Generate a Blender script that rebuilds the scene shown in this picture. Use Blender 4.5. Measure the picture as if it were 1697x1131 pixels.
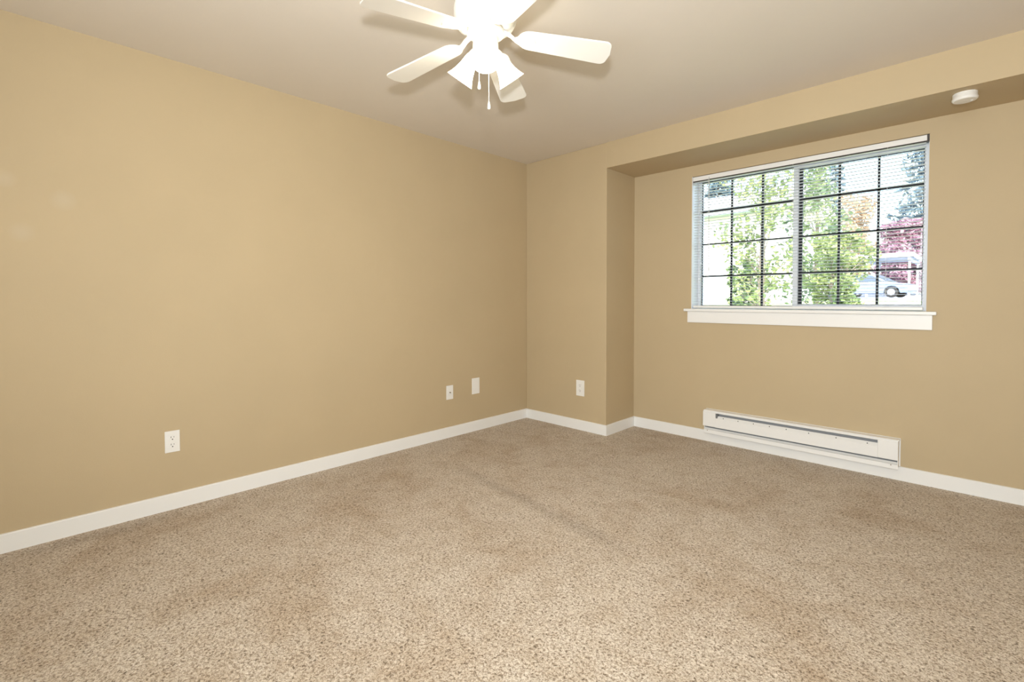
import bpy, bmesh, math, random
from mathutils import Vector, Matrix

for o in list(bpy.data.objects):
    bpy.data.objects.remove(o, do_unlink=True)
sc = bpy.context.scene
COL = sc.collection
PI = math.pi

# ------------------------------------------------------------------ camera
CAM_POS = Vector((3.1499, -3.4100, 1.1422))
FPX, YAW, PITCH, ROLL, PY = 796.43, -0.7757, -0.0256, -0.0016, 517.28
fw = Vector((math.sin(YAW) * math.cos(PITCH), math.cos(YAW) * math.cos(PITCH), math.sin(PITCH)))
rt = Vector((math.cos(YAW), -math.sin(YAW), 0.0))
up = rt.cross(fw)
r2 = rt * math.cos(ROLL) + up * math.sin(ROLL)
u2 = -rt * math.sin(ROLL) + up * math.cos(ROLL)
cam_data = bpy.data.cameras.new('camera')
cam = bpy.data.objects.new('camera', cam_data)
COL.objects.link(cam)
M = Matrix.Identity(4)
for i in range(3):
    M[i][0], M[i][1], M[i][2], M[i][3] = r2[i], u2[i], -fw[i], CAM_POS[i]
cam.matrix_world = M
cam_data.sensor_width = 36.0
cam_data.lens = FPX / 1697.0 * 36.0
cam_data.shift_y = -(565.5 - PY) / 1697.0
cam_data.clip_start = 0.02
cam_data.clip_end = 500
sc.camera = cam

# ------------------------------------------------------------------ exposure
sc.view_settings.view_transform = 'Standard'
sc.view_settings.look = 'None'
sc.view_settings.gamma = 1.0
sc.view_settings.use_curve_mapping = False
sc.view_settings.exposure = 0.0

# ------------------------------------------------------------------ sky, sun, room lights
world = bpy.data.worlds.new('sky')
sc.world = world
world.use_nodes = True
nt = world.node_tree
nt.nodes.clear()
wo = nt.nodes.new('ShaderNodeOutputWorld')
bg = nt.nodes.new('ShaderNodeBackground')
sky = nt.nodes.new('ShaderNodeTexSky')
sky.sky_type = 'NISHITA'
sky.sun_disc = False
sky.sun_elevation = math.radians(42)
sky.sun_rotation = math.radians(150)
sky.air_density = 1.2
sky.dust_density = 3.0
sky.ozone_density = 1.0
bg.inputs['Strength'].default_value = 1.35
nt.links.new(sky.outputs[0], bg.inputs[0])
nt.links.new(bg.outputs[0], wo.inputs[0])

def lamp(name, kind, energy, color, loc, direction, **kw):
    d = bpy.data.lights.new(name, kind)
    d.energy = energy
    d.color = color
    for k, v in kw.items():
        setattr(d, k, v)
    o = bpy.data.objects.new(name, d)
    COL.objects.link(o)
    o.location = loc
    o.rotation_euler = Vector(direction).to_track_quat('-Z', 'Y').to_euler()
    return o

lamp('sun', 'SUN', 3.6, (1.0, 0.95, 0.87), (0, -20, 30), (-0.55, 0.60, -0.75), angle=0.01)
# added fill lamp, unseen, shining in through the opening behind the camera
lamp('added_fill_lamp', 'AREA', 100.0, (0.85, 0.955, 1.0), (3.15, -4.95, 1.25), (-0.12, 1.0, 0.28),
     shape='RECTANGLE', size=1.5, size_y=2.1)
# the photographer's flash on top of the camera
lamp('camera_flash', 'SPOT', 206.0, (0.97, 0.985, 1.0), (3.165, -3.44, 1.40), (-0.58, 0.80, 0.28),
     spot_size=math.radians(174), spot_blend=1.0, shadow_soft_size=0.05)


# ------------------------------------------------------------------ materials
def mat(name, color=(0.8, 0.8, 0.8), rough=0.5, spec=0.5, metal=0.0, emit=None, estr=0.0, trans=0.0):
    m = bpy.data.materials.new(name)
    m.use_nodes = True
    b = m.node_tree.nodes['Principled BSDF']
    b.inputs['Base Color'].default_value = (*color, 1)
    b.inputs['Roughness'].default_value = rough
    b.inputs['Specular IOR Level'].default_value = spec
    b.inputs['Metallic'].default_value = metal
    if emit:
        b.inputs['Emission Color'].default_value = (*emit, 1)
        b.inputs['Emission Strength'].default_value = estr
    return m

def node(m, t, **kw):
    n = m.node_tree.nodes.new(t)
    for k, v in kw.items():
        setattr(n, k, v)
    return n

def add_noise_color(m, c1, c2, scale, detail=4.0, lo=0.35, hi=0.65, coord='Object', rough=0.55):
    """base colour wandering between two colours"""
    l = m.node_tree.links
    tc = node(m, 'ShaderNodeTexCoord')
    n = node(m, 'ShaderNodeTexNoise')
    n.inputs['Scale'].default_value = scale
    n.inputs['Detail'].default_value = detail
    n.inputs['Roughness'].default_value = rough
    r = node(m, 'ShaderNodeValToRGB')
    r.color_ramp.elements[0].position = lo
    r.color_ramp.elements[1].position = hi
    r.color_ramp.elements[0].color = (*c1, 1)
    r.color_ramp.elements[1].color = (*c2, 1)
    l.new(tc.outputs[coord], n.inputs['Vector'])
    l.new(n.outputs['Fac'], r.inputs['Fac'])
    l.new(r.outputs['Color'], m.node_tree.nodes['Principled BSDF'].inputs['Base Color'])
    return n, r

def add_bump(m, scale, strength, distance, detail=3.0):
    l = m.node_tree.links
    tc = node(m, 'ShaderNodeTexCoord')
    n = node(m, 'ShaderNodeTexNoise')
    n.inputs['Scale'].default_value = scale
    n.inputs['Detail'].default_value = detail
    b = node(m, 'ShaderNodeBump')
    b.inputs['Strength'].default_value = strength
    b.inputs['Distance'].default_value = distance
    l.new(tc.outputs['Object'], n.inputs['Vector'])
    l.new(n.outputs['Fac'], b.inputs['Height'])
    l.new(b.outputs['Normal'], m.node_tree.nodes['Principled BSDF'].inputs['Normal'])

WALL = (0.52, 0.41, 0.257)
M_wall = mat('tan_wall_paint', WALL, 0.62, 0.25)
add_noise_color(M_wall, tuple(c * 0.985 for c in WALL), tuple(c * 1.015 for c in WALL), 2.2)
add_bump(M_wall, 170.0, 0.16, 0.0016)
# the long wall carries three faint scuffed, paler patches
M_wall_scuffed = M_wall.copy()
M_wall_scuffed.name = 'tan_wall_paint_with_scuffs'
wn = M_wall_scuffed.node_tree
wb = wn.nodes['Principled BSDF']
src = wb.inputs['Base Color'].links[0].from_socket
wtc = wn.nodes.new('ShaderNodeTexCoord')
acc = None
for p_, r_ in (((0, -3.455, 1.69), 0.045), ((0, -3.405, 1.455), 0.050), ((0, -3.262, 1.62), 0.055)):
    dn = wn.nodes.new('ShaderNodeVectorMath')
    dn.operation = 'DISTANCE'
    dn.inputs[1].default_value = p_
    wn.links.new(wtc.outputs['Object'], dn.inputs[0])
    mr = wn.nodes.new('ShaderNodeMapRange')
    mr.inputs['From Min'].default_value = r_
    mr.inputs['From Max'].default_value = r_ * 0.2
    mr.inputs['To Max'].default_value = 0.16
    wn.links.new(dn.outputs['Value'], mr.inputs['Value'])
    mxn = wn.nodes.new('ShaderNodeMix')
    mxn.data_type = 'RGBA'
    mxn.inputs[7].default_value = (0.66, 0.60, 0.50, 1)
    wn.links.new(mr.outputs[0], mxn.inputs[0])
    wn.links.new(acc or src, mxn.inputs[6])
    acc = mxn.outputs[2]
wn.links.new(acc, wb.inputs['Base Color'])
CEIL = (0.745, 0.68, 0.60)
M_ceil = mat('cream_ceiling_paint', CEIL, 0.75, 0.2)
add_noise_color(M_ceil, tuple(c * 0.985 for c in CEIL), tuple(c * 1.01 for c in CEIL), 1.6)
add_bump(M_ceil, 120.0, 0.18, 0.002)
M_trim = mat('white_trim_paint', (0.85, 0.84, 0.82), 0.38, 0.45)
M_white = mat('white_enamel', (0.84, 0.83, 0.81), 0.35, 0.5)
M_plastic = mat('white_plastic', (0.84, 0.82, 0.78), 0.4, 0.45)
M_slot = mat('dark_slot', (0.035, 0.03, 0.028), 0.6, 0.3)
M_fin = mat('grey_aluminium_fins', (0.20, 0.20, 0.205), 0.5, 0.4)
M_shield = mat('dull_galvanised_shield', (0.36, 0.36, 0.365), 0.6, 0.3)
M_vinyl = mat('white_vinyl', (0.80, 0.80, 0.82), 0.4, 0.4)
M_rail_shade = mat('dark_rail_shade', (0.055, 0.045, 0.04), 0.5, 0.4)  # painted shade around the blind's head rail
M_grid = mat('dark_window_grid', (0.018, 0.020, 0.024), 0.5, 0.3)
M_fan = mat('white_fan_enamel', (0.84, 0.82, 0.77), 0.35, 0.5)
M_bronze = mat('brown_blade_bracket_shadow_metal', (0.30, 0.22, 0.12), 0.45, 0.5)
M_shade = mat('frosted_glass_shade', (0.9, 0.88, 0.82), 0.5, 0.4, emit=(1.0, 0.90, 0.72), estr=9.0)
M_bulb = mat('lit_bulb', (1, 1, 1), 0.5, 0.3, emit=(1.0, 0.88, 0.68), estr=60.0)
M_chain = mat('white_chain_beads', (0.86, 0.84, 0.80), 0.35, 0.5)
M_brass = mat('metal_contact', (0.35, 0.30, 0.22), 0.3, 0.5, 0.9)

# blind slats: thin painted aluminium
M_slat = mat('white_blind_slat', (0.82, 0.82, 0.83), 0.42, 0.4)

# clear pane
M_glass = bpy.data.materials.new('clear_window_glass')
M_glass.use_nodes = True
g = M_glass.node_tree
g.nodes.clear()
go = g.nodes.new('ShaderNodeOutputMaterial')
gm = g.nodes.new('ShaderNodeMixShader')
gt = g.nodes.new('ShaderNodeBsdfTransparent')
gt.inputs[0].default_value = (0.95, 0.97, 0.98, 1)
gg = g.nodes.new('ShaderNodeBsdfGlossy')
gg.inputs['Roughness'].default_value = 0.02
gf = g.nodes.new('ShaderNodeFresnel')
gf.inputs['IOR'].default_value = 1.45
g.links.new(gf.outputs[0], gm.inputs[0])
g.links.new(gt.outputs[0], gm.inputs[1])
g.links.new(gg.outputs[0], gm.inputs[2])
g.links.new(gm.outputs[0], go.inputs[0])

# carpet: twisted pile, beige with darker flecks
M_carpet = mat('beige_twist_carpet', (0.5, 0.4, 0.3), 0.95, 0.05)
cn = M_carpet.node_tree
L = cn.links
bs = cn.nodes['Principled BSDF']
bs.inputs['Sheen Weight'].default_value = 0.15
bs.inputs['Sheen Roughness'].default_value = 0.6
tc = node(M_carpet, 'ShaderNodeTexCoord')
def cnoise(scale, detail, rough=0.6, dist=0.0):
    n = node(M_carpet, 'ShaderNodeTexNoise')
    n.inputs['Scale'].default_value = scale
    n.inputs['Detail'].default_value = detail
    n.inputs['Roughness'].default_value = rough
    n.inputs['Distortion'].default_value = dist
    L.new(tc.outputs['Object'], n.inputs['Vector'])
    return n
def ramp(inp, stops):
    r = node(M_carpet, 'ShaderNodeValToRGB')
    els = r.color_ramp.elements
    els[0].position, els[0].color = stops[0][0], (*stops[0][1], 1)
    els[1].position, els[1].color = stops[-1][0], (*stops[-1][1], 1)
    for p, c in stops[1:-1]:
        e = els.new(p)
        e.color = (*c, 1)
    L.new(inp, r.inputs['Fac'])
    return r
def mixc(a, b, fac, mode='MULTIPLY'):
    x = node(M_carpet, 'ShaderNodeMix', data_type='RGBA', blend_type=mode)
    if isinstance(fac, float):
        x.inputs[0].default_value = fac
    else:
        L.new(fac, x.inputs[0])
    L.new(a, x.inputs[6])
    L.new(b, x.inputs[7])
    return x.outputs[2]
n_tuft = cnoise(115.0, 2.0, 0.55, 0.9)
n_fine = cnoise(260.0, 2.0, 0.6, 0.5)
n_mid = cnoise(9.0, 3.0, 0.6)
n_big = cnoise(1.7, 4.0, 0.62, 0.4)
tuft = ramp(n_tuft.outputs['Fac'], [(0.29, (0.17, 0.125, 0.08)), (0.41, (0.43, 0.34, 0.25)), (0.50, (0.61, 0.52, 0.415)), (0.66, (0.79, 0.70, 0.59))])
fine = ramp(n_fine.outputs['Fac'], [(0.32, (0.62, 0.58, 0.54)), (0.5, (1, 1, 1)), (0.7, (1.0, 1.0, 1.0))])
big = ramp(n_big.outputs['Fac'], [(0.36, (0.84, 0.78, 0.71)), (0.50, (0.97, 0.96, 0.95)), (0.62, (1, 1, 1))])
mid = ramp(n_mid.outputs['Fac'], [(0.35, (0.90, 0.87, 0.83)), (0.55, (1, 1, 1)), (0.7, (1, 1, 1))])
c = mixc(tuft.outputs['Color'], fine.outputs['Color'], 1.0)
c = mixc(c, big.outputs['Color'], 1.0)
c = mixc(c, mid.outputs['Color'], 1.0)
# pressed tracks in the pile where the nap lies over
sep = node(M_carpet, 'ShaderNodeSeparateXYZ')
L.new(tc.outputs['Object'], sep.inputs[0])
def mth(op, a, b=None, clamp=False):
    n = node(M_carpet, 'ShaderNodeMath', operation=op, use_clamp=clamp)
    for i, v in enumerate((a, b)):
        if v is None:
            continue
        if isinstance(v, (int, float)):
            n.inputs[i].default_value = v
        else:
            L.new(v, n.inputs[i])
    return n.outputs[0]
def stroke(coord, across, slope, at, start, end, half):
    """1 on a soft band 'across = at + slope * (coord - start)' between start and end"""
    wob = mth('MULTIPLY', mth('SUBTRACT', n_mid.outputs['Fac'], 0.5), 0.10)
    d = mth('SUBTRACT', across, mth('ADD', mth('MULTIPLY', mth('SUBTRACT', coord, start), slope), at))
    d = mth('ABSOLUTE', mth('ADD', d, wob))
    m_ = mth('SUBTRACT', 1.0, mth('DIVIDE', d, half), True)
    e1 = mth('MULTIPLY', mth('SUBTRACT', coord, start - 0.15), 4.0, True)
    e2 = mth('MULTIPLY', mth('SUBTRACT', end + 0.15, coord), 4.0, True)
    return mth('MULTIPLY', mth('MULTIPLY', m_, e1), e2)
X_, Y_ = sep.outputs[0], sep.outputs[1]
k1 = stroke(X_, Y_, -0.109, -1.36, 0.70, 1.95, 0.075)
k2 = stroke(Y_, X_, 0.02, 3.36, -1.35, -0.55, 0.10)
k3 = stroke(Y_, X_, 0.0, 0.10, -3.4, -2.9, 0.08)
dark = mth('MULTIPLY', mth('ADD', mth('ADD', k1, k2), k3), 0.22, True)
shade_ = node(M_carpet, 'ShaderNodeCombineXYZ')
for i, w_ in enumerate((0.92, 1.0, 1.08)):
    L.new(mth('SUBTRACT', 1.0, mth('MULTIPLY', dark, w_)), shade_.inputs[i])
c = mixc(c, shade_.outputs[0], 1.0)
L.new(c, bs.inputs['Base Color'])
cb = node(M_carpet, 'ShaderNodeBump')
cb.inputs['Strength'].default_value = 0.7
cb.inputs['Distance'].default_value = 0.008
L.new(n_tuft.outputs['Fac'], cb.inputs['Height'])
L.new(cb.outputs['Normal'], bs.inputs['Normal'])

# outdoor materials
def leafmat(name, c1, c2, scale=6.0):
    m = mat(name, c1, 0.55, 0.3)
    add_noise_color(m, c1, c2, scale, 3.0, 0.38, 0.62)
    nt_ = m.node_tree
    b = nt_.nodes['Principled BSDF']
    out = nt_.nodes['Material Output']
    tr = nt_.nodes.new('ShaderNodeBsdfTranslucent')
    mx = nt_.nodes.new('ShaderNodeMixShader')
    mx.inputs[0].default_value = 0.34
    src = b.inputs['Base Color'].links[0].from_socket
    nt_.links.new(src, tr.inputs['Color'])
    nt_.links.new(b.outputs[0], mx.inputs[1])
    nt_.links.new(tr.outputs[0], mx.inputs[2])
    nt_.links.new(mx.outputs[0], out.inputs['Surface'])
    return m
M_leaf = leafmat('fresh_green_leaves', (0.12, 0.19, 0.08), (0.38, 0.43, 0.18), 2.4)
M_leaf2 = leafmat('deep_green_leaves', (0.08, 0.14, 0.08), (0.28, 0.35, 0.16), 2.4)
M_needle = leafmat('blue_green_needles', (0.10, 0.17, 0.20), (0.22, 0.31, 0.36), 1.0)
M_red = leafmat('red_maple_leaves', (0.27, 0.15, 0.20), (0.44, 0.27, 0.33), 0.8)
M_amber = leafmat('pale_amber_leaves', (0.50, 0.38, 0.26), (0.64, 0.51, 0.36), 0.8)
M_bark = mat('grey_bark', (0.20, 0.17, 0.14), 0.85, 0.2)
M_grass = mat('lawn_grass', (0.22, 0.36, 0.09), 0.9, 0.1)
add_noise_color(M_grass, (0.22, 0.30, 0.13), (0.36, 0.46, 0.20), 3.0)
M_conc = mat('pale_concrete', (0.68, 0.67, 0.65), 0.9, 0.2)
add_noise_color(M_conc, (0.64, 0.63, 0.61), (0.74, 0.73, 0.71), 1.2)
M_asph = mat('grey_asphalt', (0.30, 0.31, 0.33), 0.9, 0.2)
add_noise_color(M_asph, (0.27, 0.28, 0.30), (0.36, 0.37, 0.39), 4.0)
M_siding = mat('white_lap_siding', (0.80, 0.80, 0.79), 0.7, 0.2)
M_soffit = mat('blue_grey_fascia', (0.36, 0.42, 0.50), 0.6, 0.3)
M_roof = mat('pale_roof_shingles', (0.62, 0.60, 0.58), 0.9, 0.2)
add_noise_color(M_roof, (0.56, 0.54, 0.52), (0.70, 0.68, 0.66), 9.0)
M_steel = mat('painted_steel', (0.62, 0.66, 0.70), 0.5, 0.4)
M_croof = mat('carport_deck', (0.42, 0.48, 0.55), 0.6, 0.3)
M_fascia = mat('white_fascia', (0.85, 0.85, 0.84), 0.5, 0.3)
M_carA = mat('silver_blue_car_paint', (0.26, 0.33, 0.43), 0.25, 0.6, 0.4)
M_carB = mat('white_car_paint', (0.80, 0.81, 0.83), 0.25, 0.6)
M_cglass = mat('dark_car_glass', (0.06, 0.08, 0.10), 0.08, 0.7)
M_tyre = mat('black_tyre', (0.03, 0.03, 0.03), 0.8, 0.2)
M_hub = mat('alloy_hub', (0.42, 0.43, 0.45), 0.4, 0.5, 0.3)

# ------------------------------------------------------------------ mesh helpers
def obj(name, bm, m, parent=None, smooth=False, loc=None):
    me = bpy.data.meshes.new(name)
    bmesh.ops.recalc_face_normals(bm, faces=bm.faces[:])
    bm.to_mesh(me)
    bm.free()
    if smooth:
        me.polygons.foreach_set('use_smooth', [True] * len(me.polygons))
    if m is not None:
        me.materials.append(m)
    o = bpy.data.objects.new(name, me)
    COL.objects.link(o)
    if parent is not None:
        o.parent = parent
    if loc is not None:
        o.location = loc
    return o

def smooth_by_angle(o, deg=40):
    me = o.data
    bm = bmesh.new()
    bm.from_mesh(me)
    for f in bm.faces:
        f.smooth = True
    for e in bm.edges:
        if len(e.link_faces) == 2:
            e.smooth = e.calc_face_angle(0) < math.radians(deg)
        else:
            e.smooth = False
    bm.to_mesh(me)
    bm.free()
    return o

def box(bm, lo, hi, bevel=0.0, seg=2, mtx=None):
    lo, hi = Vector(lo), Vector(hi)
    vs = [bm.verts.new((x, y, z)) for x in (lo.x, hi.x) for y in (lo.y, hi.y) for z in (lo.z, hi.z)]
    idx = [(0, 1, 3, 2), (4, 6, 7, 5), (0, 4, 5, 1), (2, 3, 7, 6), (0, 2, 6, 4), (1, 5, 7, 3)]
    fs = [bm.faces.new([vs[i] for i in q]) for q in idx]
    if bevel > 0:
        es = list({e for f in fs for e in f.edges})
        r = bmesh.ops.bevel(bm, geom=es, offset=bevel, segments=seg, profile=0.5, affect='EDGES', clamp_overlap=True)
        vs = list({v for v in r['verts']} | {v for v in vs if v.is_valid})
    if mtx is not None:
        bmesh.ops.transform(bm, matrix=mtx, verts=[v for v in vs if v.is_valid])
    return vs

def boxbm(lo, hi, bevel=0.0, seg=2):
    bm = bmesh.new()
    box(bm, lo, hi, bevel, seg)
    return bm

def frame_of(axis):
    a = Vector(axis).normalized()
    t = Vector((0, 0, 1)) if abs(a.z) < 0.9 else Vector((1, 0, 0))
    x = t.cross(a).normalized()
    y = a.cross(x)
    return x, y, a

def lathe(bm, prof, origin=(0, 0, 0), axis=(0, 0, 1), seg=32, close=True):
    """prof: list of (radius, distance along axis)"""
    x, y, a = frame_of(axis)
    o = Vector(origin)
    rings = []
    for r, h in prof:
        if r < 1e-6:
            rings.append([bm.verts.new(o + a * h)])
        else:
            rings.append([bm.verts.new(o + a * h + (x * math.cos(2 * PI * k / seg) + y * math.sin(2 * PI * k / seg)) * r) for k in range(seg)])
    for A, B in zip(rings, rings[1:]):
        if len(A) == 1 and len(B) == 1:
            continue
        for k in range(seg):
            k2 = (k + 1) % seg
            if len(A) == 1:
                bm.faces.new((A[0], B[k], B[k2]))
            elif len(B) == 1:
                bm.faces.new((A[k], B[0], A[k2]))
            else:
                bm.faces.new((A[k], B[k], B[k2], A[k2]))
    if close:
        for R in (rings[0], rings[-1]):
            if len(R) > 2:
                bm.faces.new(R)
    return bm

def tube(bm, pts, r, seg=8):
    for a, b in zip(pts, pts[1:]):
        a, b = Vector(a), Vector(b)
        lathe(bm, [(r, 0), (r, (b - a).length)], a, b - a, seg)
    return bm

def prism(bm, outline, z0, z1, mtx=None):
    lo = [bm.verts.new((x, y, z0)) for x, y in outline]
    hi = [bm.verts.new((x, y, z1)) for x, y in outline]
    bm.faces.new(lo[::-1])
    bm.faces.new(hi)
    n = len(outline)
    for i in range(n):
        j = (i + 1) % n
        bm.faces.new((lo[i], lo[j], hi[j], hi[i]))
    if mtx is not None:
        bmesh.ops.transform(bm, matrix=mtx, verts=lo + hi)
    return lo + hi

def tag(o, label, cat, group=None, kind=None):
    o['label'] = label
    o['category'] = cat
    if group:
        o['group'] = group
    if kind:
        o['kind'] = kind
    return o

def thing(name, label, cat, loc=(0, 0, 0), rotz=0.0, group=None, rot=None):
    o = bpy.data.objects.new(name, None)
    o.empty_display_size = 0.1
    COL.objects.link(o)
    o.location = loc
    o.rotation_euler = rot if rot else (0, 0, rotz)
    return tag(o, label, cat, group)

def struct(name, bm, m, smooth=False, parent=None):
    o = obj(name, bm, m, parent, smooth)
    if parent is None:
        o['kind'] = 'structure'
    return o

def dup(root, loc, rot, label, group=None):
    r = root.copy()
    COL.objects.link(r)
    r.location = loc
    r.rotation_euler = rot
    r['label'] = label
    if group:
        r['group'] = group
    for ch in list(root.children):
        cc = ch.copy()
        COL.objects.link(cc)
        cc.parent = r
        for gch in ch.children:
            d = gch.copy()
            COL.objects.link(d)
            d.parent = cc
    return r

# ------------------------------------------------------------------ room shell
H = 2.44
XB, DEP, HZ = 0.9056, 0.4478, 2.2311        # chase width, alcove depth, header underside
XR, YB = 4.25, -4.75                        # right wall, rear wall
T = 0.16
WX0, WX1, WZ0, WZ1 = 1.432, 2.902, 1.066, 2.142   # window opening

struct('floor', boxbm((-T, YB - T, -0.12), (XR + T, DEP + 0.2, 0.0)), M_carpet)
struct('ceiling', boxbm((-T, YB - T, H), (XR + T, DEP + 0.2, H + 0.14)), M_ceil)
struct('wall_left', boxbm((-T, YB - T, 0), (0, DEP + 0.2, H)), M_wall_scuffed)
struct('wall_right', boxbm((XR, YB - T, 0), (XR + T, DEP + 0.2, H)), M_wall)
# solid chase filling the corner left of the alcove (front face is the far wall, side face the return)
struct('wall_far', boxbm((0, 0, 0), (XB, DEP + 0.2, H), 0.004), M_wall)
struct('wall_header', boxbm((XB, 0.0, HZ), (XR, DEP + 0.2, H)), M_wall)
bm = bmesh.new()
WT = 0.165
box(bm, (XB, DEP, 0), (WX0, DEP + WT, HZ))
box(bm, (WX1, DEP, 0), (XR, DEP + WT, HZ))
box(bm, (WX0, DEP, 0), (WX1, DEP + WT, WZ0 - 0.02))
box(bm, (WX0, DEP, WZ1), (WX1, DEP + WT, HZ))
struct('wall_alcove', bm, M_wall)
# rear wall behind the camera, its opening added to let the fill lamp in
bm = bmesh.new()
box(bm, (0, YB - T, 0), (2.35, YB, H))
box(bm, (3.95, YB - T, 0), (XR, YB, H))
box(bm, (2.35, YB - T, 2.25), (3.95, YB, H))
struct('wall_rear', bm, M_wall)
# unseen hall beyond that added opening, closed to the sky
bm = bmesh.new()
box(bm, (2.0, YB - 1.5, -0.12), (4.4, YB - T, 0.0))
box(bm, (2.0, YB - 1.5, H), (4.4, YB - T, H + 0.14))
box(bm, (1.9, YB - 1.5, -0.12), (2.0, YB - T, H + 0.14))
box(bm, (4.4, YB - 1.5, -0.12), (4.5, YB - T, H + 0.14))
box(bm, (1.9, YB - 1.6, -0.12), (4.5, YB - 1.5, H + 0.14))
struct('wall_hall', bm, M_wall)

# baseboards: flat white boards with an eased top edge
BT, BH = 0.013, 0.087
def baseboard(name, a, b, nrm):
    a, b, nrm = Vector(a), Vector(b), Vector(nrm)
    prof = [(0, 0), (BT, 0), (BT, BH - 0.004), (BT - 0.003, BH), (0, BH)]
    bm = bmesh.new()
    A = [bm.verts.new(a + nrm * p + Vector((0, 0, q))) for p, q in prof]
    B = [bm.verts.new(b + nrm * p + Vector((0, 0, q))) for p, q in prof]
    bm.faces.new(A)
    bm.faces.new(B[::-1])
    for i in range(5):
        j = (i + 1) % 5
        bm.faces.new((A[i], A[j], B[j], B[i]))
    return struct(name, bm, M_trim)
baseboard('baseboard_left', (0, YB, 0), (0, 0, 0), (1, 0, 0))
baseboard('baseboard_far', (BT, 0, 0), (XB + BT, 0, 0), (0, -1, 0))
baseboard('baseboard_return', (XB, 0, 0), (XB, DEP, 0), (1, 0, 0))
baseboard('baseboard_alcove', (XB + BT, DEP, 0), (XR, DEP, 0), (0, -1, 0))
baseboard('baseboard_right', (XR, YB, 0), (XR, DEP - BT, 0), (-1, 0, 0))
baseboard('baseboard_rear', (BT, YB, 0), (2.35, YB, 0), (0, 1, 0))

# ------------------------------------------------------------------ window
win = bpy.data.objects.new('window_1', None)
COL.objects.link(win)
win.location = ((WX0 + WX1) / 2, DEP, WZ0)
win['kind'] = 'structure'
def wpart(name, bm, m, smooth=False, parent=None):
    bmesh.ops.translate(bm, verts=bm.verts[:], vec=-Vector(win.location))
    return obj(name, bm, m, parent or win, smooth)
# white painted jamb liner
bm = bmesh.new()
GY = 0.60
box(bm, (WX0, DEP, WZ0), (WX0 + 0.004, GY - 0.03, WZ1))
box(bm, (WX1 - 0.004, DEP + 0.02, WZ0), (WX1, GY - 0.03, WZ1))
box(bm, (WX0, DEP + 0.02, WZ1 - 0.004), (WX1, GY - 0.03, WZ1))
wpart('window_jamb', bm, M_vinyl)
# vinyl outer frame
bm = bmesh.new()
for lo, hi in (((WX0, GY - 0.03, WZ0), (WX0 + 0.020, GY + 0.05, WZ1)), ((WX1 - 0.030, GY - 0.03, WZ0), (WX1, GY + 0.05, WZ1)),
               ((WX0 + 0.020, GY - 0.03, WZ0), (WX1 - 0.030, GY + 0.05, WZ0 + 0.022)), ((WX0 + 0.020, GY - 0.03, WZ1 - 0.024), (WX1 - 0.030, GY + 0.05, WZ1))):
    box(bm, lo, hi, 0.002, 1)
wpart('window_frame', bm, M_vinyl)
# dark gasket lines round the fixed pane and the sash
def ring(bm, x0, x1, z0, z1, w, y0, y1):
    box(bm, (x0, y0, z0), (x0 + w, y1, z1))
    box(bm, (x1 - w, y0, z0), (x1, y1, z1))
    box(bm, (x0 + w, y0, z0), (x1 - w, y1, z0 + w))
    box(bm, (x0 + w, y0, z1 - w), (x1 - w, y1, z1))
zt, zb = WZ1 - 0.024, WZ0 + 0.022
# right hand sliding sash: white stile, shaded side painted dark, dark gasket
bm = bmesh.new()
box(bm, (2.142, GY - 0.034, zb), (2.176, GY + 0.005, zt), 0.002, 1)
box(bm, (2.176, GY - 0.028, zt - 0.026), (WX1 - 0.030, GY + 0.005, zt))
box(bm, (2.176, GY - 0.028, zb), (WX1 - 0.030, GY + 0.005, zb + 0.014))
wpart('window_sash', bm, M_vinyl)
bm = bmesh.new()
box(bm, (2.176, GY - 0.012, zb + 0.014), (2.198, GY + 0.004, zt - 0.026))  # dark strip in place of shade on the stile's right side
ring(bm, WX0 + 0.020, 2.145, zb, zt, 0.006, GY + 0.006, GY + 0.012)
ring(bm, 2.19, WX1 - 0.030, zb + 0.014, zt - 0.026, 0.005, GY - 0.006, GY + 0.002)
wpart('window_gasket_shade', bm, M_grid)
# grid bars between the panes
bm = bmesh.new()
GW = 0.0075
for x in (1.690, 1.920):
    box(bm, (x - GW, GY + 0.010, zb), (x + GW, GY + 0.022, zt))
for x in (2.421, 2.6405):
    box(bm, (x - GW, GY - 0.004, zb), (x + GW, GY + 0.004, zt))
for z in (1.334, 1.600, 1.872):
    box(bm, (WX0 + 0.02, GY + 0.010, z - GW), (2.145, GY + 0.022, z + GW))
    box(bm, (2.19, GY - 0.004, z - GW), (WX1 - 0.03, GY + 0.004, z + GW))
wpart('window_grid', bm, M_grid)
wpart('window_pane', boxbm((WX0 + 0.018, GY + 0.024, zb - 0.002), (2.150, GY + 0.027, zt + 0.002)), M_glass)
wpart('window_pane', boxbm((2.180, GY + 0.0045, zb), (WX1 - 0.028, GY + 0.007, zt)), M_glass)
# stool and apron
bm = bmesh.new()
box(bm, (1.3846, DEP - 0.040, WZ0 - 0.022), (2.951, DEP, WZ0), 0.004, 2)
box(bm, (WX0, DEP, WZ0 - 0.02), (WX1, GY - 0.03, WZ0))
wpart('window_sill', bm, M_trim)
wpart('window_apron', boxbm((1.4085, DEP - 0.018, 0.953), (2.932, DEP, WZ0 - 0.022), 0.002, 1), M_trim)

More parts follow.
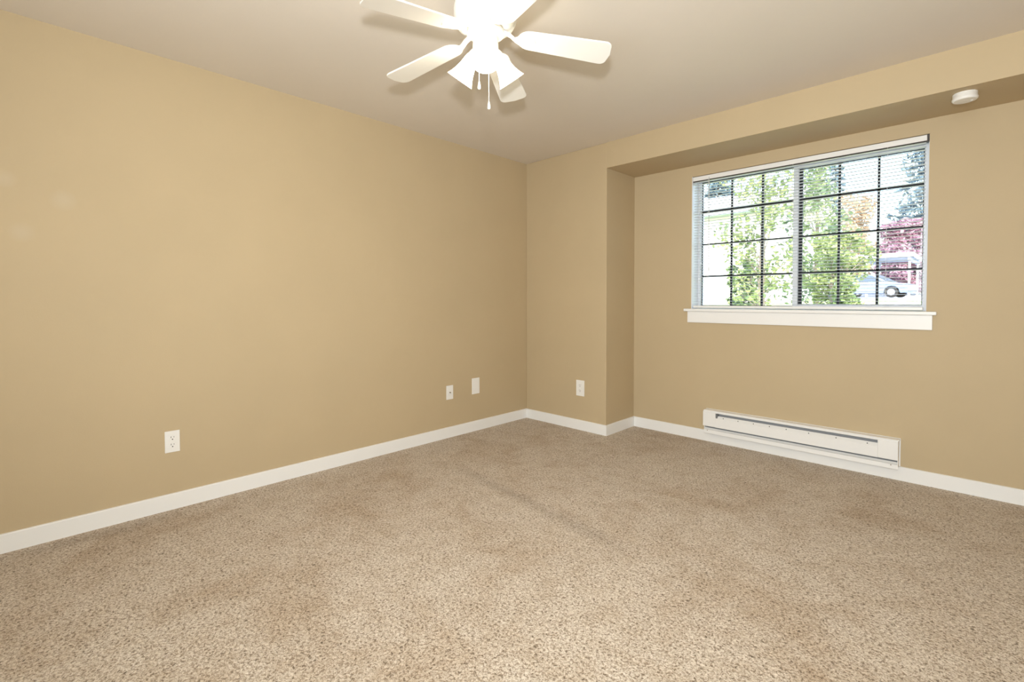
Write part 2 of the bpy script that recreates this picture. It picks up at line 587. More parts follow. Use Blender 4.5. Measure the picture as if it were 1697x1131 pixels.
# ------------------------------------------------------------------ mini blind
bl = thing('mini_blind', 'white aluminium mini blind with open slats hung inside the window', 'blind', ((WX0 + WX1) / 2, DEP, WZ1))
def bpart(name, bm, m, smooth=False, parent=None):
    bmesh.ops.translate(bm, verts=bm.verts[:], vec=-Vector(bl.location))
    return obj(name, bm, m, parent or bl, smooth)
bx0, bx1 = WX0 + 0.006, WX1 - 0.012
bm = bmesh.new()
yh0, yh1 = DEP + 0.002, DEP + 0.030
box(bm, (bx0, yh0, WZ1 - 0.038), (bx1, yh1, WZ1 - 0.005), 0.0015, 1)
bpart('head_rail', bm, M_white)
bm = bmesh.new()                        # dark strips painting the shade under the rail and beside its right end
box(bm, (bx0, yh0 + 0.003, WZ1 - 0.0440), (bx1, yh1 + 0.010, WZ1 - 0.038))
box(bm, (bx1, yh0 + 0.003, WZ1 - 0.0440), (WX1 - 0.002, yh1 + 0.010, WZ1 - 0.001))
bpart('rail_shade', bm, M_rail_shade)
ys = DEP + 0.018                        # slat centre line
top_z, bot_z = WZ1 - 0.0485, WZ0 + 0.040
NS = 47
bm = bmesh.new()
for i in range(NS):
    z = top_z + (bot_z - top_z) * i / (NS - 1)
    tilt = math.radians(-4.5)
    prof = []
    for k in range(5):
        u = (k / 4 - 0.5) * 0.0245
        crown = 0.0016 * (1 - (2 * u / 0.0245) ** 2)
        prof.append((ys + u * math.cos(tilt), z + crown + u * math.sin(tilt)))
    A = [bm.verts.new((bx0 + 0.006, p, q)) for p, q in prof]
    B = [bm.verts.new((bx1 - 0.004, p, q)) for p, q in prof]
    A2 = [bm.verts.new((bx0 + 0.006, p, q - 0.0006)) for p, q in prof]
    B2 = [bm.verts.new((bx1 - 0.004, p, q - 0.0006)) for p, q in prof]
    for k in range(4):
        bm.faces.new((A[k], A[k + 1], B[k + 1], B[k]))
        bm.faces.new((A2[k], B2[k], B2[k + 1], A2[k + 1]))
    bm.faces.new((A[0], B[0], B2[0], A2[0]))
    bm.faces.new((A[4], A2[4], B2[4], B[4]))
    bm.faces.new(A + A2[::-1])
    bm.faces.new(B[::-1] + B2)
slats = bpart('slats', bm, M_slat)
bm = bmesh.new()
box(bm, (bx0 + 0.006, ys - 0.012, WZ0 + 0.006), (bx1 - 0.004, ys + 0.012, WZ0 + 0.026), 0.004, 2)
bpart('bottom_rail', bm, M_white)
for x in (1.56, 2.165, 2.70):
    bm = bmesh.new()
    for yy in (ys - 0.0132, ys + 0.0132):
        tube(bm, [(x, yy, WZ1 - 0.034), (x, yy, WZ0 + 0.014)], 0.0006, 6)
    bpart('ladder_cord', bm, M_white)
bm = bmesh.new()
tube(bm, [(1.572, yh0 - 0.004, WZ1 - 0.024), (1.572, yh0 - 0.006, WZ1 - 0.045)], 0.0022, 8)
tube(bm, [(1.572, yh0 - 0.006, WZ1 - 0.045), (1.577, yh0 - 0.006, 1.395)], 0.0034, 8)
lathe(bm, [(0.0034, 0), (0.005, 0.004), (0.005, 0.028), (0.003, 0.034)], (1.577, yh0 - 0.006, 1.40), (0, 0, -1), 10)
bpart('tilt_wand', bm, mat('clear_grey_wand', (0.55, 0.55, 0.54), 0.25, 0.6))

# ------------------------------------------------------------------ baseboard heater
hx0, hx1 = 1.5635, 2.787
hz0, hz1 = 0.078, 0.262
hy = DEP - 0.062                        # front face
ht = thing('baseboard_heater', 'long white electric baseboard heater on the wall below the window', 'heater', ((hx0 + hx1) / 2, DEP, hz0))
def hpart(name, bm, m, parent=None, smooth=False):
    bmesh.ops.translate(bm, verts=bm.verts[:], vec=-Vector(ht.location))
    return obj(name, bm, m, parent or ht, smooth)
sx0, sx1 = 1.662, 2.684                 # slot ends
bm = bmesh.new()                        # back pan: wall plate, top hood and ends
box(bm, (hx0 + 0.004, DEP - 0.004, BH + 0.002), (hx1 + 0.006, DEP, hz1 + 0.002))
box(bm, (hx0 + 0.004, hy + 0.012, hz1 - 0.006), (hx1 + 0.004, DEP - 0.004, hz1), 0.001, 1)
box(bm, (hx0 + 0.006, hy + 0.010, BH + 0.004), (hx0 + 0.010, DEP - 0.004, hz1 - 0.006))
box(bm, (hx1 - 0.004, hy + 0.010, BH + 0.004), (hx1, DEP - 0.004, hz1 - 0.006))
hpart('back_pan', bm, M_white)
bm = bmesh.new()                        # hood lip above the slot
box(bm, (hx0 + 0.002, hy + 0.004, hz1 - 0.018), (hx1, hy + 0.013, hz1 - 0.002), 0.001, 1)
hpart('top_lip', bm, M_white)
def cover_end(x0, x1):
    bm = bmesh.new()
    box(bm, (x0, hy, 0.134), (x1, hy + 0.014, hz1 - 0.012), 0.0015, 1)
    return hpart('end_cover', bm, M_white)
cover_end(hx0, sx0)
cover_end(sx1, hx1)
bm = bmesh.new()                        # long front panel between the slots, leaning back at its upper edge
x0, x1 = sx0, sx1
prof = [(hy, 0.134), (hy, 0.202), (hy + 0.018, 0.223), (hy + 0.020, 0.221), (hy + 0.003, 0.200), (hy + 0.003, 0.134)]
A = [bm.verts.new((x0, p, q)) for p, q in prof]
B = [bm.verts.new((x1, p, q)) for p, q in prof]
bm.faces.new(A)
bm.faces.new(B[::-1])
for i in range(6):
    j = (i + 1) % 6
    bm.faces.new((A[i], A[j], B[j], B[i]))
fp = hpart('front_panel', bm, M_white)
for x in (1.72, 1.83, 1.94, 2.05, 2.16, 2.30, 2.46, 2.63):
    bm = bmesh.new()
    lathe(bm, [(0.003, 0), (0.003, 0.004)], (x, hy + 0.0078, 0.2110), Vector((0, -0.76, 0.65)), 8)
    hpart('panel_hole', bm, M_slot, fp)
bm = bmesh.new()                        # lower deflector, set back, kicked outward at the bottom
prof = [(hy + 0.024, 0.119), (hy + 0.014, 0.110), (hy + 0.004, 0.106), (hy + 0.002, hz0), (hy + 0.005, hz0), (hy + 0.007, 0.103), (hy + 0.017, 0.107), (hy + 0.026, 0.117)]
A = [bm.verts.new((hx0 + 0.008, p, q)) for p, q in prof]
B = [bm.verts.new((hx1, p, q)) for p, q in prof]
n = len(prof)
bm.faces.new(A)
bm.faces.new(B[::-1])
for i in range(n):
    j = (i + 1) % n
    bm.faces.new((A[i], A[j], B[j], B[i]))
hpart('lower_deflector', bm, M_white)
bm = bmesh.new()                        # floor of the pan behind the deflector
box(bm, (hx0 + 0.010, hy + 0.006, hz0 + 0.002), (hx1 - 0.004, DEP - BT - 0.001, hz0 + 0.005))
hpart('pan_bottom', bm, M_white)
bm = bmesh.new()                        # finned element behind the slot
x = sx0 - 0.02
while x < sx1 + 0.02:
    box(bm, (x, hy + 0.024, 0.135), (x + 0.0012, DEP - 0.010, 0.205))
    x += 0.0075
lathe(bm, [(0.006, 0), (0.006, sx1 - sx0 + 0.10)], (sx0 - 0.05, hy + 0.040, 0.165), (1, 0, 0), 10)
hpart('heating_element', bm, M_fin)
bm = bmesh.new()                        # dull metal shield behind the element
box(bm, (hx0 + 0.012, DEP - 0.009, BH + 0.004), (hx1 - 0.006, DEP - 0.005, hz1 - 0.008))
box(bm, (hx0 + 0.012, hy + 0.016, hz1 - 0.0085), (hx1 - 0.006, DEP - 0.009, hz1 - 0.0065))
hpart('heat_shield', bm, M_shield)
bm = bmesh.new()
box(bm, (sx0 + 0.001, hy + 0.004, 0.206), (sx0 + 0.014, hy + 0.030, 0.238))
hpart('slot_bracket', bm, M_fin)
for x in (hx0 + 0.035, hx1 - 0.035):
    bm = bmesh.new()
    lathe(bm, [(0.0035, 0), (0.0030, 0.0015)], (x, hy + 0.003, 0.101), (0, -1, 0), 10)
    hpart('screw', bm, M_brass)

# ------------------------------------------------------------------ wall plates (built facing -y in local space, back at y = 0)
def plate_bm(w, h, t=0.006):
    bm = bmesh.new()
    box(bm, (-w / 2, -t, -h / 2), (w / 2, 0, h / 2), 0.0022, 3)
    return bm
def outlet(name, label, loc, rotz, w, h):
    t = thing(name, label, 'outlet', loc, rotz, 'duplex wall outlets')
    obj('plate', plate_bm(w, h), M_plastic, t)
    for sgn in (1, -1):
        zc = sgn * 0.0195 * h / 0.115
        bm = bmesh.new()
        out = []
        for k in range(28):                      # round face cut flat at top and bottom
            a = 2 * PI * k / 28
            out.append((0.0172 * math.cos(a), max(-0.0138, min(0.0138, 0.0172 * math.sin(a)))))
        prism(bm, out, 0.0, 0.0078, Matrix.Translation((0, 0, zc)) @ Matrix.Rotation(PI / 2, 4, 'X'))
        rc = obj('receptacle', bm, M_plastic, t)
        for lo, hi in (((-0.0076, -0.0082, zc + 0.001), (-0.0054, -0.0070, zc + 0.0098)), ((0.0054, -0.0082, zc + 0.002), (0.0074, -0.0070, zc + 0.0090))):
            obj('slot', boxbm(lo, hi), M_slot, rc)
        bm = bmesh.new()
        lathe(bm, [(0.0030, 0), (0.0030, 0.0012)], (0, -0.0070, zc - 0.0068), (0, -1, 0), 12)
        obj('ground_hole', bm, M_slot, rc)
    bm = bmesh.new()
    lathe(bm, [(0.0030, 0), (0.0024, 0.0012), (0, 0.0014)], (0, -0.006, 0), (0, -1, 0), 12)
    obj('screw', bm, M_plastic, t)
    return t
outlet('wall_outlet', 'white duplex outlet low on the long wall, nearest the camera', (0, -2.8497, 0.371), PI / 2, 0.0685, 0.117)
outlet('wall_outlet', 'white duplex outlet on the narrow wall beside the alcove corner', (0.6437, 0, 0.3672), 0, 0.0860, 0.138)
t = thing('cable_plate', 'small white cable jack plate with a dark centre hole on long wall', 'wall plate', (0, -0.9405, 0.3733), PI / 2)
obj('plate', plate_bm(0.070, 0.116), M_plastic, t)
bm = bmesh.new()
lathe(bm, [(0.0052, 0), (0.0052, 0.006), (0.0042, 0.0065), (0.0042, 0.010), (0.0012, 0.010), (0.0012, 0.0125), (0, 0.0125)], (0, -0.0055, 0), (0, -1, 0), 14)
obj('coax_jack', bm, M_brass, t)
for z in (0.041, -0.041):
    bm = bmesh.new()
    lathe(bm, [(0.0028, 0), (0.0022, 0.001), (0, 0.0012)], (0, -0.006, z), (0, -1, 0), 10)
    obj('screw', bm, M_plastic, t)
t = thing('blank_plate', 'larger blank white wall plate on the long wall nearer the corner', 'wall plate', (0, -0.655, 0.391), PI / 2)
obj('plate', plate_bm(0.086, 0.138), M_plastic, t)
bm = bmesh.new()
box(bm, (-0.022, -0.0075, -0.040), (0.022, -0.0055, 0.040), 0.001, 1)
obj('insert_panel', bm, M_plastic, t)

# ------------------------------------------------------------------ smoke detector on the header underside
t = thing('smoke_detector', 'round white smoke detector under the alcove header at right', 'smoke detector', (3.062, 0.112, HZ))
bm = bmesh.new()
lathe(bm, [(0.050, 0), (0.050, -0.007), (0.047, -0.009)], (0, 0, 0), (0, 0, 1), 40)
smooth_by_angle(obj('mounting_base', bm, M_plastic, t))
bm = bmesh.new()
lathe(bm, [(0.049, -0.008), (0.051, -0.022), (0.053, -0.026), (0.052, -0.033), (0.047, -0.038), (0.020, -0.0395), (0, -0.0395)], (0, 0, 0), (0, 0, 1), 48, close=False)
smooth_by_angle(obj('cover', bm, M_plastic, t))
bm = bmesh.new()
lathe(bm, [(0.006, -0.038), (0.006, -0.0415), (0, -0.042)], (0.026, 0.010, 0), (0, 0, 1), 14)
obj('test_button', bm, M_plastic, t)

# ------------------------------------------------------------------ ceiling fan
FC = Vector((1.644, -2.030, 0))
BZ = 2.255
DROOP = 0.1222                              # blade height
fan = thing('ceiling_fan', 'white five-blade ceiling fan with lit frosted bell shades', 'ceiling fan', (FC.x, FC.y, H))
def fpart(name, bm, m, parent=None, smooth=True, deg=35):
    bmesh.ops.translate(bm, verts=bm.verts[:], vec=(0, 0, -H))
    o = obj(name, bm, m, parent or fan, False)
    if smooth:
        smooth_by_angle(o, deg)
    return o
bm = bmesh.new()
lathe(bm, [(0.0, 2.44), (0.088, 2.44), (0.090, 2.43), (0.086, 2.405), (0.070, 2.392), (0.060, 2.388)], seg=40, close=False)
fpart('canopy', bm, M_fan)
bm = bmesh.new()
lathe(bm, [(0.060, 2.388), (0.112, 2.385), (0.128, 2.372), (0.132, 2.352), (0.132, 2.318), (0.127, 2.300), (0.118, 2.284), (0.100, 2.274), (0.080, 2.270), (0.0, 2.270)], seg=48, close=False)
fpart('motor_housing', bm, M_fan)
bm = bmesh.new()
lathe(bm, [(0.074, 2.270), (0.078, 2.262), (0.078, 2.250), (0.070, 2.246), (0.0, 2.246)], seg=40, close=False)
fpart('rotor_plate', bm, M_fan)
bm = bmesh.new()
lathe(bm, [(0.030, 2.250), (0.046, 2.244), (0.052, 2.230), (0.054, 2.195), (0.050, 2.178), (0.040, 2.166), (0.022, 2.158), (0.012, 2.150), (0.007, 2.140), (0.0, 2.138)], seg=40, close=False)
sw = fpart('switch_housing', bm, M_fan)
TH0 = 0.8532
PITCHB = math.radians(-8)
def blade_outline():
    pts = []
    r0, r1 = 0.135, 0.535
    w0, w1 = 0.056, 0.070               # half widths near root / tip
    # root: rounded
    for k in range(13):
        a = PI / 2 + PI * k / 12
        pts.append((r0 + 0.056 + 0.056 * math.cos(a), w0 * math.sin(a)))
    rc = 0.030
    # tip: rounded corners, slightly bowed end
    for k in range(7):
        a = -PI / 2 + (PI / 2) * k / 6
        pts.append((r1 - rc - 0.006 + rc * math.cos(a), -w1 + rc + rc * math.sin(a)))
    pts.append((r1, 0))
    for k in range(7):
        a = (PI / 2) * k / 6
        pts.append((r1 - rc - 0.006 + rc * math.cos(a), w1 - rc + rc * math.sin(a)))
    return pts
for k in range(5):
    a = TH0 + k * 2 * PI / 5
    R = Matrix.Translation((0, 0, BZ)) @ Matrix.Rotation(a, 4, 'Z') @ Matrix.Rotation(DROOP, 4, 'Y') @ Matrix.Rotation(PITCHB, 4, 'X')
    bm = bmesh.new()
    prism(bm, blade_outline(), -0.0035, 0.0035, R)
    bd = fpart('blade', bm, M_fan, smooth=False)
    bmod = bd.modifiers.new('edge', 'BEVEL')
    bmod.width = 0.002
    bmod.segments = 2
    # blade iron: curved arm from the rotor down to a rounded plate under the blade root
    bm = bmesh.new()
    out = [(0.125, -0.013), (0.150, -0.030), (0.180, -0.034), (0.203, -0.022), (0.212, 0.0), (0.203, 0.022), (0.180, 0.034), (0.150, 0.030), (0.125, 0.013)]
    prism(bm, out, -0.0075, -0.0036, R)
    A = Matrix.Translation((0, 0, 0)) @ Matrix.Rotation(a, 4, 'Z')
    arm = [(0.055, 2.262), (0.080, 2.262), (0.105, 2.250), (0.122, BZ - 0.020), (0.152, BZ - 0.0235)]
    for (ra, za), (rb, zb_) in zip(arm, arm[1:]):
        vs = []
        for rr, zz in ((ra, za), (rb, zb_)):
            for yy in (-0.012, 0.012):
                for dz in (-0.003, 0.003):
                    vs.append(bm.verts.new(A @ Vector((rr, yy, zz + dz))))
        for q in ((0, 1, 3, 2), (4, 6, 7, 5), (0, 4, 5, 1), (2, 3, 7, 6), (0, 2, 6, 4), (1, 5, 7, 3)):
            bm.faces.new([vs[i] for i in q])
    br = fpart('blade_bracket', bm, M_fan, smooth=False)
    for (u, v) in ((0.160, 0.018), (0.160, -0.018), (0.195, 0.0)):
        bm = bmesh.new()
        lathe(bm, [(0.0042, 0), (0.0032, 0.0018), (0, 0.0022)], (u, v, -0.0075), (0, 0, -1), 10)
        bmesh.ops.transform(bm, matrix=R, verts=bm.verts[:])
        fpart('screw', bm, M_fan, br)
# three lamp holders with frosted bell shades, one of them towards the camera
for az_deg in (-43.0, 77.0, 197.0):
    az = math.radians(az_deg)
    d = Vector((math.cos(az), math.sin(az), 0))
    tilt = math.radians(52)
    ax = (d * math.cos(tilt) + Vector((0, 0, -math.sin(tilt)))).normalized()
    base = Vector((0, 0, 2.195)) + d * 0.046
    bm = bmesh.new()
    lathe(bm, [(0.014, -0.004), (0.020, 0.006), (0.024, 0.020), (0.024, 0.034), (0.0, 0.034)], base, ax, 24, close=False)
    hd = fpart('lamp_holder', bm, M_fan)
    n0 = base + ax * 0.026
    outer = [(0.0245, 0.0), (0.027, 0.006), (0.030, 0.022), (0.034, 0.045), (0.041, 0.070), (0.050, 0.092), (0.0575, 0.106), (0.060, 0.110)]
    inner = [(r - 0.003, h) for r, h in outer[::-1]]
    bm = bmesh.new()
    lathe(bm, outer + inner, n0, ax, 36, close=False)
    fpart('glass_shade', bm, M_shade)
    bm = bmesh.new()
    lathe(bm, [(0.0, 0.006), (0.012, 0.008), (0.014, 0.022), (0.021, 0.040), (0.024, 0.056), (0.020, 0.072), (0.010, 0.080), (0.0, 0.082)], n0, ax, 24, close=False)
    fpart('bulb', bm, M_bulb)
# pull chains with little bell fobs
for (cx, cy, zt_, zb_) in ((0.009, 0.010, 2.150, 1.942), (-0.036, -0.004, 2.165, 2.034)):
    bm = bmesh.new()
    z = zt_
    while z > zb_ + 0.030:
        bmesh.ops.create_icosphere(bm, subdivisions=1, radius=0.0021, matrix=Matrix.Translation((cx, cy, z)))
        z -= 0.0046
    tube(bm, [(cx, cy, zt_), (cx, cy, zb_ + 0.028)], 0.0011, 6)
    ch = fpart('pull_chain', bm, M_chain)
    bm = bmesh.new()
    lathe(bm, [(0, 0.034), (0.0025, 0.033), (0.004, 0.026), (0.0066, 0.010), (0.0066, 0.004), (0.004, 0.0), (0, 0.0)], (cx, cy, zb_), (0, 0, 1), 14, close=False)
    fpart('fob', bm, M_chain, ch)

# ------------------------------------------------------------------ outdoors
random.seed(11)
def terrain(name, pts, m):
    """ground strip from rows of (y, z, x0, x1)"""
    bm = bmesh.new()
    rows = []
    for y, z, x0, x1 in pts:
        rows.append([bm.verts.new((x0 + (x1 - x0) * k / 10, y, z)) for k in range(11)])
    for A, B in zip(rows, rows[1:]):
        for k in range(10):
            bm.faces.new((A[k], A[k + 1], B[k + 1], B[k]))
    o = obj(name, bm, m)
    o['kind'] = 'structure'
    return o
terrain('lawn_ground', [(0.70, 0.30, -25, 10), (4, 0.45, -25, 10), (9, 0.80, -25, 10), (14, 0.98, -25, 10), (22, 1.16, -30, 14)], M_grass)
terrain('parking_lot', [(22, 1.16, -30, 14), (34, 1.24, -36, 18), (44, 1.32, -42, 24), (75, 2.0, -70, 50)], M_asph)
bm = bmesh.new()
prism(bm, [(1.55, 4.5), (2.8, 4.5), (5.0, 22.2), (0.9, 22.2), (1.35, 14.0)], 0, 0.03)
for v in bm.verts:
    y = v.co.y
    g_ = [(4, 0.45), (9, 0.80), (14, 0.98), (22.5, 1.166)]
    for (ya, za), (yb, zb2) in zip(g_, g_[1:]):
        if ya <= y <= yb:
            v.co.z += za + (zb2 - za) * (y - ya) / (yb - ya)
            break
o = obj('path_concrete', bm, M_conc)
o['kind'] = 'structure'

def leaf_cloud(bm, centre, radii, n, size, elong=1.7, flat=0.0, hollow=0.35):
    c = Vector(centre)
    for _ in range(n):
        while True:
            p = Vector((random.uniform(-1, 1), random.uniform(-1, 1), random.uniform(-1, 1)))
            if hollow < p.length < 1:
                break
        p = c + Vector((p.x * radii[0], p.y * radii[1], p.z * radii[2]))
        leaf(bm, p, size * random.uniform(0.7, 1.3), elong)
def leaf(bm, p, s, elong=1.7):
    u = Vector((random.gauss(0, 1), random.gauss(0, 1), random.gauss(0, 1))).normalized()
    w = u.cross(Vector((random.gauss(0, 1), random.gauss(0, 1), random.gauss(0, 1)))).normalized()
    nn = u.cross(w)
    a = p - u * s * elong * 0.5
    b = p + u * s * elong * 0.5
    m1 = p + w * s * 0.5 + nn * s * 0.12
    m2 = p - w * s * 0.5 + nn * s * 0.12
    V = [bm.verts.new(q) for q in (a, m1, b, m2)]
    bm.faces.new((V[0], V[1], V[2]))
    bm.faces.new((V[0], V[2], V[3]))

def branch(bm, a, b, ra, rb, seg=7):
    a, b = Vector(a), Vector(b)
    lathe(bm, [(ra, 0), (rb, (b - a).length)], a, b - a, seg)

def broadleaf(name, label, base, height, spread, m, clumps, per, size, seed, group=None, cat='tree', stems=1):
    random.seed(seed)
    t = thing(name, label, cat, base, 0, group)
    tr = bmesh.new()
    cr = bmesh.new()
    for s in range(stems):
        top = Vector((random.uniform(-0.15, 0.15) * spread + (s - (stems - 1) / 2) * 0.5 * spread, random.uniform(-0.1, 0.1), height * 0.86))
        branch(tr, ((s - (stems - 1) / 2) * 0.12, 0, -0.05), top, 0.035 * height ** 0.6, 0.008)
        for i in range(clumps):
            f = 0.10 + 0.90 * (i + 0.5) / clumps
            ang = random.uniform(0, 2 * PI)
            env = spread * (0.55 + 0.45 * math.sin(PI * min(1, f * 0.95)))
            rr = env * random.uniform(0.25, 0.95)
            st = Vector((0, 0, 0)).lerp(top, max(0.06, f - 0.12))
            e = Vector((top.x * f + rr * math.cos(ang), rr * math.sin(ang), height * f))
            branch(tr, st, e, 0.010 + 0.006 * (1 - f), 0.003, 5)
            leaf_cloud(cr, e, (spread * 0.36, spread * 0.36, height * 0.085), per, size, hollow=0.0)
    obj('trunk', tr, M_bark, t)
    obj('foliage', cr, m, t)
    return t
def conifer(name, label, base, height, spread, m, seed, tiers=22, group=None):
    random.seed(seed)
    t = thing(name, label, 'tree', base, 0, group)
    tr = bmesh.new()
    cr = bmesh.new()
    branch(tr, (0, 0, -0.2), (0, 0, height), 0.02 * height, 0.02)
    for i in range(tiers):
        f = 0.12 + 0.86 * i / (tiers - 1)
        rad = spread * (1 - f) ** 0.8 + 0.12
        nb = 7
        for k in range(nb):
            ang = 2 * PI * (k + random.random()) / nb
            ln = rad * random.uniform(0.65, 1.1)
            a = Vector((0, 0, height * f))
            b = Vector((ln * math.cos(ang), ln * math.sin(ang), height * f - 0.22 * ln))
            branch(tr, a, b, 0.03, 0.008, 4)
            for q in range(16):
                g_ = random.uniform(0.15, 1.0)
                p = a.lerp(b, g_) + Vector((random.uniform(-1, 1), random.uniform(-1, 1), random.uniform(-0.8, 0.3))) * 0.22 * (ln * 0.3 + 0.4)
                leaf(cr, p, 0.18 + 0.05 * ln, 2.6)
    obj('trunk', tr, M_bark, t)
    obj('foliage', cr, m, t)
    return t

broadleaf('leafy_tree', 'light green leafy young tree outside the left window pane', (-0.05, 7.0, 0.66), 4.1, 0.80, M_leaf, 38, 62, 0.062, 5, 'leafy trees by the window')
broadleaf('leafy_tree', 'green leafy tree outside just right of the window centre', (0.66, 8.2, 0.74), 3.3, 0.66, M_leaf2, 34, 62, 0.062, 9, 'leafy trees by the window')
broadleaf('leafy_shrub', 'low green shrub in front of the carport beyond the window', (1.42, 6.2, 0.60), 1.6, 0.44, M_leaf, 20, 70, 0.05, 21, cat='shrub', stems=2)
broadleaf('leafy_shrub', 'low green shrub below the pale house beyond the window', (-0.95, 8.9, 0.78), 1.3, 0.40, M_leaf2, 14, 80, 0.06, 33, cat='shrub', stems=2)
conifer('tall_conifer', 'blue green conifer far outside at the right edge of the window', (-1.0, 58, 1.5), 20.5, 4.2, M_needle, 3, 30, 'distant conifers')
conifer('tall_conifer', 'tall thin conifer above the leafy trees right of window centre', (-9.16, 62, 1.6), 18.1, 2.4, M_needle, 4, 26, 'distant conifers')
conifer('tall_conifer', 'distant conifer above the pale house roof at left pane', (-10.3, 31, 1.2), 11.5, 2.2, M_needle, 6, 22, 'distant conifers')
conifer('tall_conifer', 'shorter blue conifer behind the red maple', (-3.63, 68, 1.75), 10.2, 2.7, M_needle, 8, 18, 'distant conifers')
broadleaf('red_maple', 'dark pink red maple tree behind the carport roof', (-1.48, 51, 1.4), 6.5, 2.3, M_red, 44, 130, 0.22, 14)
broadleaf('amber_tree', 'pale amber autumn tree left of the red maple', (-5.74, 53, 1.4), 9.7, 1.7, M_amber, 40, 110, 0.22, 17)

# pale house on the left
hs = thing('neighbor_house', 'pale lap sided house behind the leafy tree at left pane', 'house', (-7.0, 14.5, 0.9))
bm = bmesh.new()
z = 0.0
while z < 3.3:                          # lap siding courses
    prof = [(0.0, z), (0.0, z + 0.20), (-0.012, z + 0.20), (-0.030, z)]
    A = [bm.verts.new((-6, p, q)) for p, q in prof]
    B = [bm.verts.new((5.2, p, q)) for p, q in prof]
    bm.faces.new(A)
    bm.faces.new(B[::-1])
    for i in range(4):
        j = (i + 1) % 4
        bm.faces.new((A[i], A[j], B[j], B[i]))
    z += 0.20
box(bm, (-6, 0.0, -0.3), (5.2, 7.0, 3.4))
obj('siding_wall', bm, M_siding, hs)
bm = bmesh.new()
box(bm, (-6.4, -0.5, 3.24), (5.6, -0.46, 3.50))
box(bm, (-6.4, -0.46, 3.30), (5.6, 0.0, 3.34))
obj('eave', bm, M_soffit, hs)
bm = bmesh.new()
vs = [bm.verts.new(v) for v in ((-6.4, -0.5, 3.50), (5.6, -0.5, 3.50), (5.6, 3.5, 4.7), (-6.4, 3.5, 4.7), (5.6, 7.5, 3.50), (-6.4, 7.5, 3.50))]
bm.faces.new((vs[0], vs[1], vs[2], vs[3]))
bm.faces.new((vs[3], vs[2], vs[4], vs[5]))
bm.faces.new((vs[1], vs[4], vs[2]))
bm.faces.new((vs[0], vs[3], vs[5]))
bm.faces.new((vs[0], vs[5], vs[4], vs[1]))
obj('roof', bm, M_roof, hs)
for x in (-1.2, 2.2):
    f = obj('window_casing', boxbm((x - 0.55, -0.06, 0.9), (x + 0.55, -0.02, 2.3)), M_fascia, hs)
    obj('pane', boxbm((x - 0.46, -0.075, 0.98), (x + 0.46, -0.055, 2.22)), M_cglass, f)

# carport
cp = thing('carport', 'flat roofed grey carport with white fascia beyond the lawn', 'carport', (-4.76, 39.2, 1.28))
bm = bmesh.new()
box(bm, (-3.5, 0.0, 2.83), (4.41, 7.0, 2.92))
obj('roof_deck', bm, M_croof, cp)
bm = bmesh.new()
box(bm, (-3.5, -0.06, 2.78), (4.41, 0.0, 3.07))
box(bm, (4.41, -0.06, 2.78), (4.47, 7.0, 3.07))
obj('fascia', bm, M_fascia, cp)
for x in (-3.2, -0.7, 1.8, 4.2):
    bm = bmesh.new()
    box(bm, (x - 0.07, 0.2, 2.53), (x + 0.07, 6.9, 2.83))
    obj('beam', bm, M_croof, cp)
    for y in (0.6, 6.4):
        obj('post', boxbm((x - 0.06, y - 0.06, -0.05), (x + 0.06, y + 0.06, 2.53)), M_steel, cp)

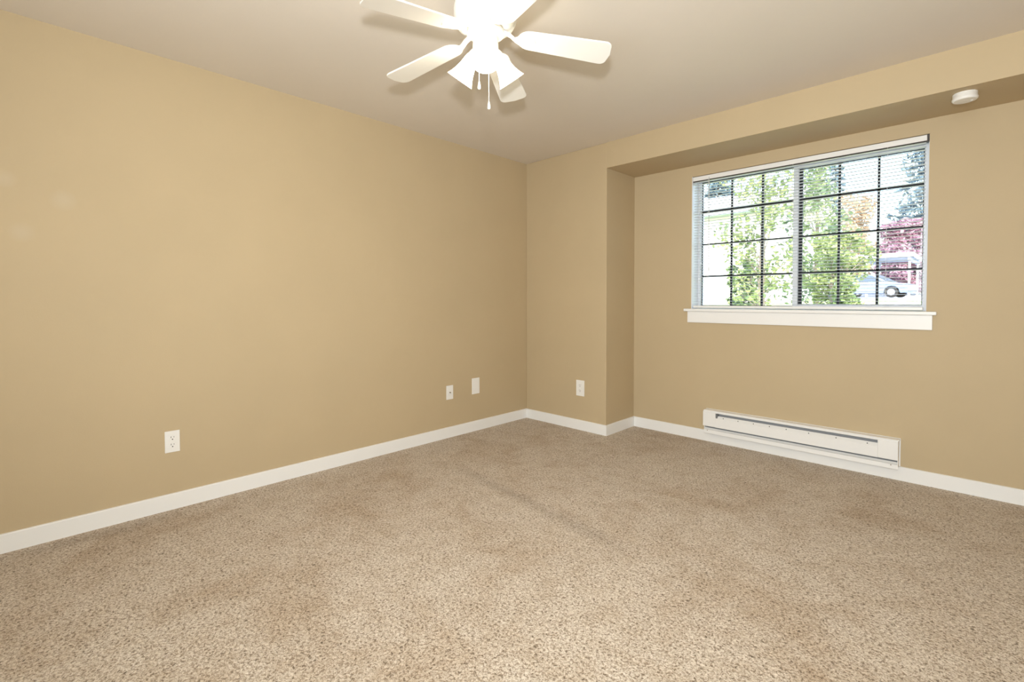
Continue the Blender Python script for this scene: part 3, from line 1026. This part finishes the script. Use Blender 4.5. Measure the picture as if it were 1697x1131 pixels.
def car(name, label, loc, rotz, paint, group):
    t = thing(name, label, 'car', loc, rotz, group)
    # side profile of body, extruded across
    body = [(-2.15, 0.35), (-2.2, 0.60), (-2.12, 0.82), (-1.5, 0.92), (1.05, 0.93), (1.75, 0.86), (2.15, 0.72), (2.2, 0.45), (2.1, 0.28), (1.72, 0.26),
            (1.66, 0.50), (1.50, 0.64), (1.32, 0.68), (1.14, 0.64), (0.98, 0.50), (0.94, 0.24), (-0.96, 0.24), (-1.0, 0.50), (-1.14, 0.64), (-1.32, 0.68), (-1.50, 0.64), (-1.66, 0.50), (-1.70, 0.26)]
    R = Matrix.Rotation(PI / 2, 4, 'X')
    bm = bmesh.new()
    prism(bm, body, -0.84, 0.84, R)
    bo = obj('body', bm, paint, t)
    md = bo.modifiers.new('edge', 'BEVEL')
    md.width = 0.06
    md.segments = 3
    md.limit_method = 'ANGLE'
    cab = [(-1.75, 0.90), (-1.15, 1.36), (-0.3, 1.45), (0.35, 1.40), (1.15, 0.92)]
    bm = bmesh.new()
    lo = [bm.verts.new((x, -0.80 + (z - 0.9) * 0.36, z)) for x, z in cab]
    hi = [bm.verts.new((x, 0.80 - (z - 0.9) * 0.36, z)) for x, z in cab]
    bm.faces.new(lo)
    bm.faces.new(hi[::-1])
    for i in range(5):
        j = (i + 1) % 5
        bm.faces.new((lo[i], lo[j], hi[j], hi[i]))
    cb_ = obj('cabin', bm, paint, t)
    for s in (-1, 1):
        sc_ = [(-1.42, 0.96), (-1.05, 1.30), (-0.28, 1.38), (0.30, 1.34), (0.88, 0.96)]
        bm = bmesh.new()
        q = []
        for off in (0.0, 0.012):
            q.append([bm.verts.new((x, s * (0.80 - (z - 0.9) * 0.36 + off), z)) for x, z in sc_])
        bm.faces.new(q[0])
        bm.faces.new(q[1][::-1])
        for i in range(5):
            j = (i + 1) % 5
            bm.faces.new((q[0][i], q[0][j], q[1][j], q[1][i]))
        obj('side_window', bm, M_cglass, t)
    bm = bmesh.new()
    q = [bm.verts.new(v) for v in ((0.44, -0.58, 1.36), (0.44, 0.58, 1.36), (1.10, 0.74, 0.965), (1.10, -0.74, 0.965))]
    q2 = [bm.verts.new(v.co + Vector((0.012, 0, 0.02))) for v in q]
    bm.faces.new(q)
    bm.faces.new(q2[::-1])
    for i in range(4):
        j = (i + 1) % 4
        bm.faces.new((q[i], q[j], q2[j], q2[i]))
    obj('windscreen', bm, M_cglass, t)
    for x in (-1.32, 1.32):
        for s in (-1, 1):
            bm = bmesh.new()
            lathe(bm, [(0.19, 0), (0.29, 0.0), (0.32, 0.03), (0.32, 0.17), (0.29, 0.20), (0.19, 0.20)], (x, s * 0.66, 0.32), (0, s, 0), 24)
            w = obj('wheel', bm, M_tyre, t)
            bm = bmesh.new()
            lathe(bm, [(0.20, 0.19), (0.19, 0.206), (0.05, 0.212), (0, 0.212)], (x, s * 0.66, 0.32), (0, s, 0), 20, close=False)
            obj('hub_cap', bm, M_hub, w)
    return t
car('parked_car', 'silver blue car parked in front of the carport', (-1.95, 34.0, 1.24), math.radians(-10), M_carA, 'parked cars')
car('parked_car', 'white car parked under the carport behind the silver blue car', (-2.7, 43.0, 1.305), math.radians(6), M_carB, 'parked cars')
